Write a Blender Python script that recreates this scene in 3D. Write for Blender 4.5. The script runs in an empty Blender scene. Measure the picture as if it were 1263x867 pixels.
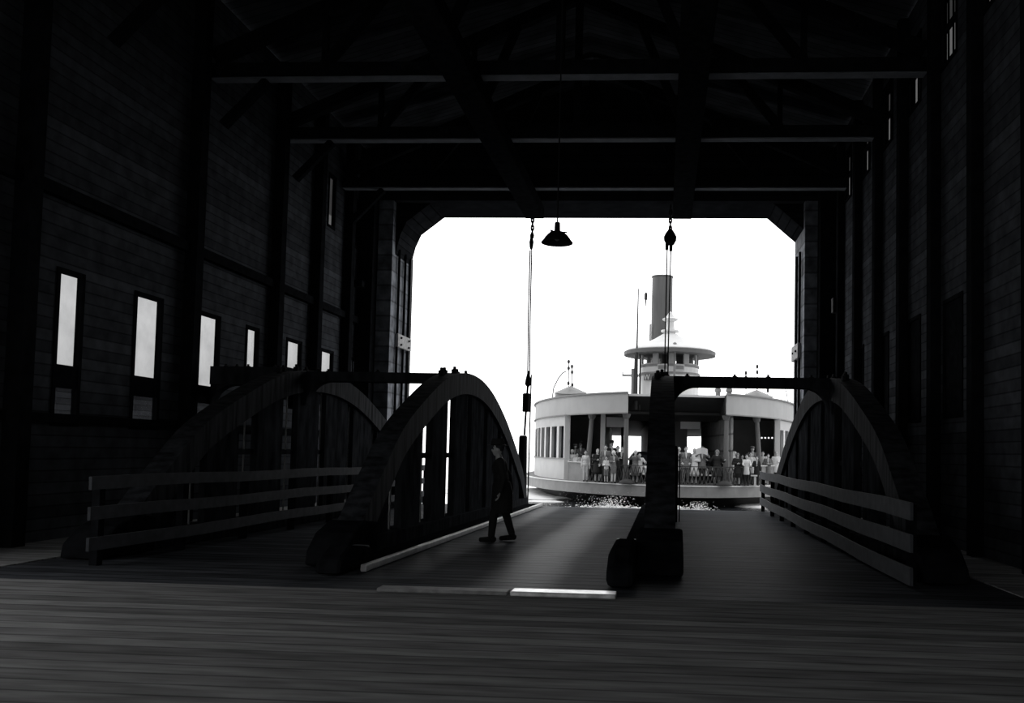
import bpy, bmesh, math, random
from mathutils import Vector, Matrix
random.seed(7)
SC = bpy.context.scene
COL = SC.collection
PI = math.pi

# ------------------------------------------------------------------ camera, sky, exposure
W, H, F = 1263.0, 867.0, 1100.0
YAW, PITCH, ROLL = .0663, .05, .02
EYE = Vector((0, 0, 1.6))
CX, CY = 744.987, 502.503
cam_d = bpy.data.cameras.new('camera')
cam = bpy.data.objects.new('camera', cam_d)
COL.objects.link(cam)
MR = Matrix.Rotation(YAW, 3, 'Z') @ Matrix.Rotation(PI/2 + PITCH, 3, 'X') @ Matrix.Rotation(ROLL, 3, 'Z')
cam.matrix_world = Matrix.Translation(EYE) @ MR.to_4x4()
cam_d.sensor_width = 36
cam_d.lens = 36*F/W
cam_d.shift_x = (W/2 - CX)/W
cam_d.shift_y = (CY - H/2)/W
cam_d.clip_start = .05
cam_d.clip_end = 3000
SC.camera = cam

SKY_FRONT, SKY_BACK = 2.6, .92
wd = bpy.data.worlds.new('overcast_sky')
SC.world = wd
wd.use_nodes = True
nt = wd.node_tree
nt.nodes.clear()
wo = nt.nodes.new('ShaderNodeOutputWorld')
bg = nt.nodes.new('ShaderNodeBackground')
tc = nt.nodes.new('ShaderNodeTexCoord')
sx = nt.nodes.new('ShaderNodeSeparateXYZ')
mr = nt.nodes.new('ShaderNodeMapRange')
mr.inputs['From Min'].default_value = -.5
mr.inputs['From Max'].default_value = .9
mr.inputs['To Min'].default_value = SKY_BACK
mr.inputs['To Max'].default_value = SKY_FRONT
bg.inputs['Color'].default_value = (.985, .99, 1, 1)
nt.links.new(tc.outputs['Generated'], sx.inputs[0])
nt.links.new(sx.outputs['Y'], mr.inputs['Value'])
nt.links.new(mr.outputs['Result'], bg.inputs['Strength'])
nt.links.new(bg.outputs[0], wo.inputs[0])

def portal(name, loc, rot, sx_, sy_):
    l = bpy.data.lights.new(name, 'AREA')
    l.shape = 'RECTANGLE'; l.size = sx_; l.size_y = sy_
    l.cycles.is_portal = True
    o = bpy.data.objects.new(name, l); COL.objects.link(o)
    o.location = loc; o.rotation_euler = rot
portal('portal_slip_mouth', (-2.0, 31.2, 3.6), (PI/2, 0, PI), 14, 13)   # helps the sampler find the sky, gives no light

SC.view_settings.view_transform = 'Standard'
SC.view_settings.look = 'None'
SC.view_settings.gamma = 1
SC.view_settings.use_curve_mapping = False
SC.view_settings.exposure = 0
SC.cycles.max_bounces = 8
SC.cycles.diffuse_bounces = 5
SC.cycles.transparent_max_bounces = 12
SC.cycles.sample_clamp_indirect = 4
SC.cycles.use_denoising = True

# ------------------------------------------------------------------ helpers
def P(px, py, Y):
    """where the ray through pixel (px, py) meets the plane y = Y"""
    d = MR @ Vector((px - CX, -(py - CY), -F))
    return EYE + d*(Y/d.y)

def tag(o, label=None, cat=None, group=None, kind=None):
    if label: o['label'] = label
    if cat: o['category'] = cat
    if group: o['group'] = group
    if kind: o['kind'] = kind
    return o

ORG = {}
def thing(name, label, cat, loc=(0, 0, 0), rz=0, group=None, kind=None, local=False):
    o = bpy.data.objects.new(name, None)
    o.empty_display_size = .2
    COL.objects.link(o)
    o.location = loc; o.rotation_euler = (0, 0, rz)
    ORG[o.name] = Vector((0, 0, 0)) if local else Vector(loc)
    return tag(o, label, cat, group, kind)

def basis(d):
    d = d.normalized()
    u = Vector((0, 0, 1)).cross(d)
    if u.length < 1e-4: u = Vector((1, 0, 0))
    u.normalize()
    return u, d.cross(u).normalized()

class MB:
    def __init__(s): s.bm = bmesh.new()
    def face(s, vs):
        try: return s.bm.faces.new(vs)
        except ValueError: return None
    def box(s, x0, x1, y0, y1, z0, z1):
        v = [s.bm.verts.new((x, y, z)) for z in (z0, z1) for y in (y0, y1) for x in (x0, x1)]
        for f in ((0, 2, 3, 1), (4, 5, 7, 6), (0, 1, 5, 4), (2, 6, 7, 3), (0, 4, 6, 2), (1, 3, 7, 5)):
            s.face([v[i] for i in f])
        return s
    def bar(s, a, b, w, h, up=None):
        a, b = Vector(a), Vector(b)
        u, t = basis(b - a)
        v = [s.bm.verts.new(p + u*(i*w/2) + t*(j*h/2)) for p in (a, b) for i, j in ((-1, -1), (1, -1), (1, 1), (-1, 1))]
        for f in ((3, 2, 1, 0), (4, 5, 6, 7), (0, 1, 5, 4), (1, 2, 6, 5), (2, 3, 7, 6), (3, 0, 4, 7)):
            s.face([v[i] for i in f])
        return s
    def tube(s, pts, r, n=8, cap=True):
        pts = [Vector(p) for p in pts]
        rs = r if isinstance(r, (list, tuple)) else [r]*len(pts)
        rings = []
        u = None
        for i, p in enumerate(pts):
            d = (pts[min(i+1, len(pts)-1)] - pts[max(i-1, 0)]).normalized()
            if u is None: u, t = basis(d)
            else:
                u = (u - d*u.dot(d)).normalized(); t = d.cross(u)
            rings.append([s.bm.verts.new(p + (u*math.cos(2*PI*k/n) + t*math.sin(2*PI*k/n))*rs[i]) for k in range(n)])
        for A, B in zip(rings, rings[1:]):
            for k in range(n): s.face([A[k], A[(k+1) % n], B[(k+1) % n], B[k]])
        if cap:
            s.face(list(reversed(rings[0]))); s.face(rings[-1])
        return s
    def lathe(s, prof, c=(0, 0, 0), n=20, sx=1, sy=1, cap=True):
        c = Vector(c); rings = []
        for r, z in prof:
            rings.append([s.bm.verts.new(c + Vector((r*sx*math.cos(2*PI*k/n), r*sy*math.sin(2*PI*k/n), z))) for k in range(n)])
        for A, B in zip(rings, rings[1:]):
            for k in range(n): s.face([A[k], A[(k+1) % n], B[(k+1) % n], B[k]])
        if cap:
            s.face(list(reversed(rings[0]))); s.face(rings[-1])
        return s
    def prism(s, poly, a, b, axis='x'):
        """polygon of (p, q) pairs pushed along an axis from a to b"""
        f = {'x': lambda t, p, q: (t, p, q), 'y': lambda t, p, q: (p, t, q), 'z': lambda t, p, q: (p, q, t)}[axis]
        A = [s.bm.verts.new(f(a, p, q)) for p, q in poly]
        B = [s.bm.verts.new(f(b, p, q)) for p, q in poly]
        n = len(poly)
        for k in range(n): s.face([A[k], A[(k+1) % n], B[(k+1) % n], B[k]])
        s.face(list(reversed(A))); s.face(B)
        return s
    def strip(s, outer, inner, a, b):
        """a band between two curves in the yz plane, pushed along x"""
        g = [[s.bm.verts.new((x, p, q)) for p, q in c] for x in (a, b) for c in (outer, inner)]
        oa, ia, ob, ib = g
        for k in range(len(outer)-1):
            s.face([oa[k], oa[k+1], ia[k+1], ia[k]]); s.face([ob[k+1], ob[k], ib[k], ib[k+1]])
            s.face([oa[k+1], oa[k], ob[k], ob[k+1]]); s.face([ia[k], ia[k+1], ib[k+1], ib[k]])
        for k in (0, -1): s.face([oa[k], ia[k], ib[k], ob[k]])
        return s
    def ball(s, c, r, sc=(1, 1, 1), u=12, v=8):
        bmesh.ops.create_uvsphere(s.bm, u_segments=u, v_segments=v, radius=r,
                                  matrix=Matrix.Translation(Vector(c)) @ Matrix.Diagonal((*sc, 1)))
        return s
    def sheet(s, rows, close=False):
        g = [[s.bm.verts.new(p) for p in r] for r in rows]
        for A, B in zip(g, g[1:]):
            for k in range(len(A)-1): s.face([A[k], A[k+1], B[k+1], B[k]])
        return s
    def build(s, name, mat, parent=None, smooth=False, bevel=0, label=None, cat=None, group=None, kind=None, solid=0):
        bm = s.bm
        bmesh.ops.recalc_face_normals(bm, faces=bm.faces)
        if parent is not None: off = ORG[parent.name]
        else:
            xs = [v.co for v in bm.verts]
            off = Vector(((min(v.x for v in xs)+max(v.x for v in xs))/2, (min(v.y for v in xs)+max(v.y for v in xs))/2, min(v.z for v in xs)))
        bmesh.ops.translate(bm, verts=bm.verts, vec=-off)
        me = bpy.data.meshes.new(name); bm.to_mesh(me); bm.free()
        if smooth:
            for p in me.polygons: p.use_smooth = True
        me.materials.append(mat)
        o = bpy.data.objects.new(name, me); COL.objects.link(o)
        if parent is not None: o.parent = parent
        else: o.location = off
        ORG[o.name] = off
        if solid:
            m = o.modifiers.new('thick', 'SOLIDIFY'); m.thickness = solid; m.offset = 0
        if bevel:
            m = o.modifiers.new('bevel', 'BEVEL'); m.width = bevel; m.segments = 2; m.limit_method = 'ANGLE'
        return tag(o, label, cat, group, kind)

def mat(name, c, rough=.8, spec=.3, metal=0, noise=None, nscale=4, bump=0, bscale=20, planks=None, pk=.25, stretch=(1, 1, 1), emit=0):
    """grey paint, wood or iron; noise = spread of tone; planks = (axis, board width)"""
    m = bpy.data.materials.new(name); m.use_nodes = True
    n = m.node_tree.nodes; L = m.node_tree.links
    b = n['Principled BSDF']
    b.inputs['Roughness'].default_value = rough
    b.inputs['Metallic'].default_value = metal
    b.inputs['Specular IOR Level'].default_value = spec
    col = (c*.93, c*.99, c*1.1, 1) if c < .25 and not any(k in name for k in ('ferry', 'funnel', 'wool')) else (c*.998, c, c*.998, 1)     # cool tone of the shadows put into the dark base colours
    b.inputs['Base Color'].default_value = col
    if emit:
        b.inputs['Emission Color'].default_value = (1, 1, 1, 1); b.inputs['Emission Strength'].default_value = emit
    if noise or bump or planks:
        t = n.new('ShaderNodeTexCoord'); mp = n.new('ShaderNodeMapping')
        mp.inputs['Scale'].default_value = stretch
        L.new(t.outputs['Object'], mp.inputs[0])
        out = None
        if noise:
            nz = n.new('ShaderNodeTexNoise'); nz.inputs['Scale'].default_value = nscale; nz.inputs['Detail'].default_value = 5
            L.new(mp.outputs[0], nz.inputs[0])
            r = n.new('ShaderNodeMapRange'); r.inputs['From Min'].default_value = .3; r.inputs['From Max'].default_value = .7
            r.inputs['To Min'].default_value = 1-noise; r.inputs['To Max'].default_value = 1+noise
            L.new(nz.outputs[0], r.inputs[0]); out = r.outputs[0]
        hgt = None
        if planks:
            ax, wd_ = planks
            sp = n.new('ShaderNodeSeparateXYZ'); L.new(t.outputs['Object'], sp.inputs[0])
            dv = n.new('ShaderNodeMath'); dv.operation = 'DIVIDE'; dv.inputs[1].default_value = wd_
            L.new(sp.outputs[ax], dv.inputs[0])
            fr = n.new('ShaderNodeMath'); fr.operation = 'FRACT'; L.new(dv.outputs[0], fr.inputs[0])
            pp = n.new('ShaderNodeMath'); pp.operation = 'PINGPONG'; pp.inputs[1].default_value = .5; L.new(fr.outputs[0], pp.inputs[0])
            gp = n.new('ShaderNodeMapRange'); gp.inputs['From Min'].default_value = .02; gp.inputs['From Max'].default_value = .09
            gp.inputs['To Min'].default_value = pk; gp.inputs['To Max'].default_value = 1
            L.new(pp.outputs[0], gp.inputs[0])
            fl = n.new('ShaderNodeMath'); fl.operation = 'FLOOR'; L.new(dv.outputs[0], fl.inputs[0])
            wn = n.new('ShaderNodeTexWhiteNoise'); wn.noise_dimensions = '1D'; L.new(fl.outputs[0], wn.inputs['W'])
            wr = n.new('ShaderNodeMapRange'); wr.inputs['To Min'].default_value = .72; wr.inputs['To Max'].default_value = 1.25
            L.new(wn.outputs['Value'], wr.inputs[0])
            mu = n.new('ShaderNodeMath'); mu.operation = 'MULTIPLY'; L.new(gp.outputs[0], mu.inputs[0]); L.new(wr.outputs[0], mu.inputs[1])
            hgt = mu.outputs[0]
            if out is not None:
                m2 = n.new('ShaderNodeMath'); m2.operation = 'MULTIPLY'; L.new(out, m2.inputs[0]); L.new(mu.outputs[0], m2.inputs[1]); out = m2.outputs[0]
            else: out = mu.outputs[0]
        if out is not None:
            vm = n.new('ShaderNodeVectorMath'); vm.operation = 'SCALE'; vm.inputs[0].default_value = col[:3]
            L.new(out, vm.inputs['Scale']); L.new(vm.outputs[0], b.inputs['Base Color'])
        if bump or hgt is not None:
            bp = n.new('ShaderNodeBump'); bp.inputs['Strength'].default_value = bump or .5; bp.inputs['Distance'].default_value = .02
            if bump and hgt is None:
                nb = n.new('ShaderNodeTexNoise'); nb.inputs['Scale'].default_value = bscale; L.new(mp.outputs[0], nb.inputs[0]); hgt = nb.outputs[0]
            L.new(hgt, bp.inputs['Height']); L.new(bp.outputs[0], b.inputs['Normal'])
    return m

def glassmat(name, tint, rough_mix=.03):
    m = bpy.data.materials.new(name); m.use_nodes = True
    n = m.node_tree.nodes; L = m.node_tree.links; n.clear()
    o = n.new('ShaderNodeOutputMaterial'); tr = n.new('ShaderNodeBsdfTransparent'); gl = n.new('ShaderNodeBsdfGlossy')
    mx = n.new('ShaderNodeMixShader'); mx.inputs[0].default_value = rough_mix
    nz = n.new('ShaderNodeTexNoise'); nz.inputs['Scale'].default_value = 1.7; nz.inputs['Detail'].default_value = 6
    r = n.new('ShaderNodeMapRange'); r.inputs['To Min'].default_value = tint*.8; r.inputs['To Max'].default_value = tint*1.2
    t = n.new('ShaderNodeTexCoord'); L.new(t.outputs['Object'], nz.inputs[0])
    L.new(nz.outputs[0], r.inputs[0]); L.new(r.outputs[0], tr.inputs[0])
    gl.inputs['Roughness'].default_value = .15; gl.inputs['Color'].default_value = (.1, .1, .1, 1)
    L.new(tr.outputs[0], mx.inputs[1]); L.new(gl.outputs[0], mx.inputs[2]); L.new(mx.outputs[0], o.inputs[0])
    return m

M = dict(
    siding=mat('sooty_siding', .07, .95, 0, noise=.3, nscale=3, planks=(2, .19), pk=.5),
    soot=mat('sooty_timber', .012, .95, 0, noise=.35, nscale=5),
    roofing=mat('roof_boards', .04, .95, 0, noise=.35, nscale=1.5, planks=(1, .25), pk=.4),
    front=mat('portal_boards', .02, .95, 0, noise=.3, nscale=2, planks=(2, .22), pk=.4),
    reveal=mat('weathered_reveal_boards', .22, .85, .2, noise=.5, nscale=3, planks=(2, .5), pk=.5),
    lit_edge=mat('tie_timber_lit_edge', .17, .8, .2, noise=.2, nscale=3),
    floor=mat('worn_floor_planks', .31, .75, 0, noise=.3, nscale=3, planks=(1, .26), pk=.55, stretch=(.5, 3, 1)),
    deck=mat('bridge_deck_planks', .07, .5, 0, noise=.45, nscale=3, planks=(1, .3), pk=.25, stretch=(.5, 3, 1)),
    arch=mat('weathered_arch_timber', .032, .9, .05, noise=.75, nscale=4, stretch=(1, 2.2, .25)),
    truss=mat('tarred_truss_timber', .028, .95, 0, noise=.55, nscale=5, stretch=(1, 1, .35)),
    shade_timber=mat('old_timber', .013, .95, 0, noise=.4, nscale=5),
    rail=mat('painted_rail_board', .07, .8, .2, noise=.2, nscale=6),
    curb=mat('worn_curb', .7, .4, .6, noise=.2, nscale=6),
    plate=mat('worn_steel_plate', .75, .32, .5, metal=.55, noise=.35, nscale=7),
    iron=mat('black_iron', .012, .7, .15),
    bracket=mat('galvanised_bracket', .3, .6, .4, noise=.3, nscale=8),
    white=mat('ferry_white_paint', .8, .6, .3, noise=.06, nscale=1.2),
    white2=mat('ferry_pale_grey_paint', .62, .6, .3, noise=.07, nscale=1),
    vert=mat('ferry_grey_vertical_boards', .5, .6, .3, noise=.06, nscale=1),
    grey=mat('ferry_mid_grey_paint', .28, .6, .3, noise=.12, nscale=2),
    column=mat('ferry_column_paint', .17, .6, .3),
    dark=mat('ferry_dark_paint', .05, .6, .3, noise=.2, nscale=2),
    inner=mat('ferry_varnished_boards', .42, .6, .3, noise=.3, nscale=1.5, planks=(2, .9), pk=.4),
    hull=mat('ferry_black_hull', .025, .5, .4, noise=.3, nscale=2),
    fdeck=mat('ferry_deck', .2, .8, .2, noise=.2, nscale=3),
    roofw=mat('ferry_canvas_roof', .75, .7, .2, noise=.04, nscale=2),
    funnel=mat('funnel_paint', .13, .5, .4, noise=.2, nscale=1.5, stretch=(2, 2, .3)),
    glass_dark=mat('cabin_glass', .06, .15, .5),
    glow_white=mat('small_glow_dot', .8, emit=1.5),
    foam=mat('white_foam', .95, .9, .1),
    shingle=mat('neighbour_siding', .13, .9, .2, noise=.2, nscale=4, planks=(2, .16), pk=.25),
    skin=mat('skin', .62, .6, .3), hair=mat('dark_hair', .04), hairlight=mat('fair_hair', .45),
    cloth_dark=mat('dark_wool', .035, .95, .1), cloth_mid=mat('grey_wool', .2, .95, .1, noise=.2, nscale=12),
    cloth_light=mat('light_cotton', .7, .9, .1), cloth_white=mat('white_cotton', .8, .9, .1),
    tyre=mat('tyre', .02, .8), carpaint=mat('black_car_paint', .03, .25, .5), chrome=mat('chrome', .8, .2, .5, metal=.6),
    paper=mat('newsprint', .75), letter=mat('white_lettering', .8),
)
M['window_glass'] = glassmat('dusty_glass', .46)
M['upper_glass'] = glassmat('grimy_glass', .22)
M['cabin'] = mat('ferry_cabin_paint', .2, .6, .3, noise=.15, nscale=1)
M['dim_glass'] = glassmat('dark_tint_glass', .12)  # darker tint, for the upper panes of the high windows

def gloss_streaks(m, centres, width, spec):
    """streaks of light put into the deck planks: more gloss in two soft bands"""
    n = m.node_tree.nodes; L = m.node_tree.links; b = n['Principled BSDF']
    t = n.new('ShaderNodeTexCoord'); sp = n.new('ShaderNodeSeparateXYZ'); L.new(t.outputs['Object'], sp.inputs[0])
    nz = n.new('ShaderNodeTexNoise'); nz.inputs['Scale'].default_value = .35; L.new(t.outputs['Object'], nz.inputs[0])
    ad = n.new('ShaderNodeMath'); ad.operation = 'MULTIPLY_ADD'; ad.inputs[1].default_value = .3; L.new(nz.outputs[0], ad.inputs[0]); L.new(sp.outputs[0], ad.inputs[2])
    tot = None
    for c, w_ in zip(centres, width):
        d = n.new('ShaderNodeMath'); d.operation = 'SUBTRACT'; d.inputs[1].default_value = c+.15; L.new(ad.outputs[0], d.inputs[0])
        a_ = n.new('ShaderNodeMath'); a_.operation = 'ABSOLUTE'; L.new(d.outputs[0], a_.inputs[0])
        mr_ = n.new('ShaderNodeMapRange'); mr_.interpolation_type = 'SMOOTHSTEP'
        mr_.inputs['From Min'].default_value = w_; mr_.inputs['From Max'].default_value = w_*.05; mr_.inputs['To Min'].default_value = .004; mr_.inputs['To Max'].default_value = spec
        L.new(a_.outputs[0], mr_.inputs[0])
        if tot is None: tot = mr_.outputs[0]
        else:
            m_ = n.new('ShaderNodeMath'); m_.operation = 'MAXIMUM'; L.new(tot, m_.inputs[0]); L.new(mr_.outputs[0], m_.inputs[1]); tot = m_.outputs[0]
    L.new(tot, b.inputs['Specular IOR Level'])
# the deck object's own origin lies at x = -2.05
gloss_streaks(M['deck'], (-1.75+2.05, -3.45+2.05), (.62, .45), .04)  # gloss bands stand in for streaks of light along the roadway

# water
def watermat():
    m = bpy.data.materials.new('harbour_water'); m.use_nodes = True
    n = m.node_tree.nodes; L = m.node_tree.links; b = n['Principled BSDF']
    b.inputs['Base Color'].default_value = (.03, .032, .036, 1); b.inputs['Roughness'].default_value = .12
    b.inputs['IOR'].default_value = 1.33
    t = n.new('ShaderNodeTexCoord'); nz = n.new('ShaderNodeTexNoise'); nz.inputs['Scale'].default_value = 1.1; nz.inputs['Detail'].default_value = 4
    L.new(t.outputs['Object'], nz.inputs[0])
    bp = n.new('ShaderNodeBump'); bp.inputs['Strength'].default_value = .35; bp.inputs['Distance'].default_value = .12
    L.new(nz.outputs[0], bp.inputs['Height']); L.new(bp.outputs[0], b.inputs['Normal'])
    return m
M['water'] = watermat()

# ------------------------------------------------------------------ the setting
XL, XR, YB, YF = -9.9, 5.3, -3.0, 28.35      # inner wall faces
YO = 30.5                                    # outer face of the portal
JL, JR, LZ = -8.92, 4.4, 9.7               # portal jambs and lintel
EAVE, RIDGE, XM = 11.4, 13.6, -2.3
WAT = -1.15
MB().box(-260, 260, YO+.05, 900, WAT-.5, WAT).build('water', M['water'], kind='structure')
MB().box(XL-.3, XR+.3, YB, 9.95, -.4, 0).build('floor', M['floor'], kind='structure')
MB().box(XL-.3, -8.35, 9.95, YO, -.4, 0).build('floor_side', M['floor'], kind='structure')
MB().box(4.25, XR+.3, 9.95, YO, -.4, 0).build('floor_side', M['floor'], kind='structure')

def wall_with_holes(name, x0, x1, holes, z0=-.4, z1=EAVE):
    """a side wall split round its window openings (y0, y1, z0, z1)"""
    mb = MB()
    ys = sorted(set([YB, YO] + [h[0] for h in holes] + [h[1] for h in holes]))
    for a, b in zip(ys, ys[1:]):
        hs = sorted([(h[2], h[3]) for h in holes if h[0] <= a+1e-6 and h[1] >= b-1e-6])
        z = z0
        for ha, hb in hs:
            mb.box(x0, x1, a, b, z, ha); z = hb
        mb.box(x0, x1, a, b, z, z1)
    return mb.build(name, M['siding'], kind='structure')

lw = [(13.85, 14.45, 1.9, 4.4), (16.0, 16.85, 1.9, 4.4), (18.2, 19.15, 2.2, 4.4), (20.47, 21.06, 2.86, 4.4),
      (22.75, 23.65, 2.86, 4.4), (25.1, 26.0, 2.86, 4.4), (27.25, 28.1, 2.86, 4.4)]
lu = [(25.25, 25.75, 8.1, 9.6), (27.5, 27.8, 8.0, 9.5)]
ru = [(14.25, 15.1, 9.15, 10.6)] + [(16.5 + 2.3*k, 17.35 + 2.3*k, 9.15, 10.6) for k in range(6)]
rl = [(16.2 + 2.6*k, 17.2 + 2.6*k, 2.4, 4.55) for k in range(5)]
wall_with_holes('wall_left', XL-.06, XL, lw + lu + [(1.0, 11.2, 0, 4.6)])  # last opening is an unseen side doorway added to light the near floor
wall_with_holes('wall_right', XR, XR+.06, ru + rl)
nwin = [0]
def window(side, y0, y1, z0, z1, glass, bars=0, rail=None, board=False, rz=None):
    nwin[0] += 1
    xa, xb = (XL-.08, XL+.02) if side == 'l' else (XR-.02, XR+.08)
    w = thing('window_%d' % nwin[0], None, None, ((xa+xb)/2, (y0+y1)/2, z0), kind='structure')
    f = MB(); e = .05
    f.box(xa, xb, y0-e, y0+.03, z0-e, z1+e).box(xa, xb, y1-.03, y1+e, z0-e, z1+e)
    f.box(xa, xb, y0, y1, z0-e, z0+.03).box(xa, xb, y0, y1, z1-.03, z1+e)
    if rail: f.box(xa+.02, xb-.01, y0, y1, rail[0], rail[1])
    for k in range(bars):
        y = y0 + (y1-y0)*(k+1)/(bars+1)
        f.box(xa+.035, xb-.035, y-.02, y+.02, z0, z1)
    f.build('window_frame', M['soot'], w)
    xm = (xa+xb)/2
    if board: MB().box(xm-.02, xm+.02, y0, y1, z0, z1).build('shutter_board', M['shade_timber'], w)
    elif rz:
        MB().box(xm-.005, xm+.005, y0, y1, z0, rz).build('pane', M['upper_glass'] if glass == 'c' else M['dim_glass'], w)
        MB().box(xm-.005, xm+.005, y0, y1, rz, z1).build('pane', M['dim_glass'], w)
    else: MB().box(xm-.005, xm+.005, y0, y1, z0, z1).build('pane', M[glass], w)
for k, h in enumerate(lw):
    window('l', *h, 'window_glass', bars=0 if k < 6 else 2, rail=(2.48, 2.86) if k < 3 else ((3.6, 3.7) if k == 6 else None))
for h in lu: window('l', *h, 'c', rz=h[2]+.35)
for h in ru: window('r', *h, 'c', bars=2, rail=(9.82, 9.92), rz=9.87)
for h in rl: window('r', *h, 'dim_glass', board=True)

# portal wall: two deep jambs, lintel with braced corners, gable above
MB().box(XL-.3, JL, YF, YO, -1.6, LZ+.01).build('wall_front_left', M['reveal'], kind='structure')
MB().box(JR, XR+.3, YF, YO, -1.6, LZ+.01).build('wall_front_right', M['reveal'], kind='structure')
mb = MB()
mb.prism([(XL-.3, LZ), (XR+.3, LZ), (XR+.3, EAVE), (XM, RIDGE), (XL-.3, EAVE)], YF, YO, 'y')
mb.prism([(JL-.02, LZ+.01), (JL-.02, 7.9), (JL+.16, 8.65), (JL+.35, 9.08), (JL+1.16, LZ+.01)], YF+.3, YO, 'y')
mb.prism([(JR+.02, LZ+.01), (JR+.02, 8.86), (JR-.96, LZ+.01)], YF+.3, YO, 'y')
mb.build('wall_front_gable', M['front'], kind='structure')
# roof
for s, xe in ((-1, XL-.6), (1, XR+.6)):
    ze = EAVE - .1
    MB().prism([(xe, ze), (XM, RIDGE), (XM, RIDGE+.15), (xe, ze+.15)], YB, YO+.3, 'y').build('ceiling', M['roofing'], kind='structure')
# rear wall; its wide unseen entrance is added to light the near floor
mb = MB()
ex0, ex1, ez = -9.3, 4.7, 3.6
mb.box(XL-.3, ex0, YB-.3, YB, -.4, EAVE).box(ex0, ex1, YB-.3, YB, ez, EAVE).box(ex1, XR+.3, YB-.3, YB, -.4, EAVE)
mb.prism([(XL-.3, EAVE), (XR+.3, EAVE), (XM, RIDGE)], YB-.3, YB, 'y')
mb.build('wall_back', M['siding'], kind='structure')

# wall posts and a pipe rail along each wall
tn = [0]
def trim(mb, m=None, name=None):
    tn[0] += 1
    return mb.build('trim_%d' % tn[0], m or M['soot'], kind='structure')
for y in (-.8, 3.0, 6.8, 10.6, 12.9, 17.75, 21.75, 24.3, 26.75):
    trim(MB().box(XL, XL+.26, y-.14, y+.14, 0, EAVE-.05))
for k in range(3, 11): trim(MB().box(XR-.2, XR, 15.12+2.3*(k-5.), 15.38+2.3*(k-5.), 0, EAVE-.05))
trim(MB().box(XL, XL+.5, YF-.5, YF, 0, LZ+1.4)); trim(MB().box(XR-.5, XR, YF-.5, YF, 0, LZ+1.4))
trim(MB().box(XL, XL+.14, YB+.5, YF-.5, 5.55, 5.75)); trim(MB().box(XL, XL+.3, 27.5, 28.0, 6.7, 6.9))
trim(MB().box(XL-.02, XL+.06, YB+.5, YF-.5, 1.9, 2.05))

# ------------------------------------------------------------------ roof trusses and runway girders
def roof_truss(y, label):
    t = thing('roof_truss', label, 'roof truss', (XM, y, 9.5), group='roof trusses')
    MB().box(XL+.02, XR-.02, y-.14, y+.14, 9.53, 9.82).build('bottom_chord', M['shade_timber'], t)
    MB().box(XL+.02, XR-.02, y-.1, y+.16, 9.5, 9.528).build('lit_edge_strip', M['lit_edge'], t)  # pale strip stands in for light on the underside of the tie
    for s, xe in ((-1, XL+.05), (1, XR-.05)):
        MB().bar((xe, y, 10.0), (XM, y, RIDGE-.35), .24, .3).build('top_chord', M['soot'], t)
        if s < 0: MB().bar((xe+.25, y, 8.5), (xe+1.2, y, 9.48), .16, .18).build('knee_brace', M['soot'], t)
    for k, (xa, xb) in enumerate(((-7.4, -5.9), (-5.0, -3.9), (.4, -.7), (2.8, 1.3))):
        def top(x): return 10.0 + (RIDGE-10.35)*(1-abs(x-XM)/7.6)
        MB().bar((xa, y, 9.8), (xb, y, top(xb)-.1), .16, .2).build('web_strut', M['soot'], t)
        MB().bar((xa, y+.01, 9.8), (xa, y+.01, top(xa)-.1), .12, .14).build('web_post', M['soot'], t)
    MB().bar((XM, y, 9.8), (XM, y, RIDGE-.45), .18, .18).build('web_post', M['soot'], t)
for y, l in ((26.4, 'dark roof truss nearest the bright slip mouth'),
             (22.2, 'second dark roof truss back from the slip mouth, thin lower edge coloured as lit'),
             (18.4, 'third dark roof truss back from the slip mouth, over the arch tops'),
             (14.5, 'dark roof truss carrying the hanging lamp'),
             (10.6, 'dark roof truss high over the hinge end of the bridge, barely seen')):
    roof_truss(y, l)
for x, l in ((-4.25, 'dark overhead runway beam above the left arch and its hoist cable'),
             (.5, 'dark overhead runway beam above the middle arch and its hoist cable')):
    MB().box(x-.3, x+.3, 9.2, YF-.02, 9.1, 9.49).build('runway_beam', M['shade_timber'], label=l, cat='beam', group='overhead runway beams', bevel=.02)

# ------------------------------------------------------------------ transfer bridge
YN, YE = 9.95, 28.5
def dz(y): return -.17*(y-YN)/(YE-YN)
mb = MB()
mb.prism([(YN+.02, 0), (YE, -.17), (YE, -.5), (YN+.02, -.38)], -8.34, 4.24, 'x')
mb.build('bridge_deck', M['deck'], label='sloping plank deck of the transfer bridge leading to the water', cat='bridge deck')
# worn plate over the hinge
t = thing('hinge_plate', 'pale worn steel plate across the roadway at the hinge of the bridge', 'plate', (-1.8, 9.92, 0))
MB().box(-3.14, -1.68, 9.8, 10.02, .002, .045).build('plate_section', M['bracket'], t, bevel=.01)
MB().box(-1.64, -.48, 9.78, 10.04, .002, .055).build('plate_section', M['plate'], t, bevel=.01)

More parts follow.
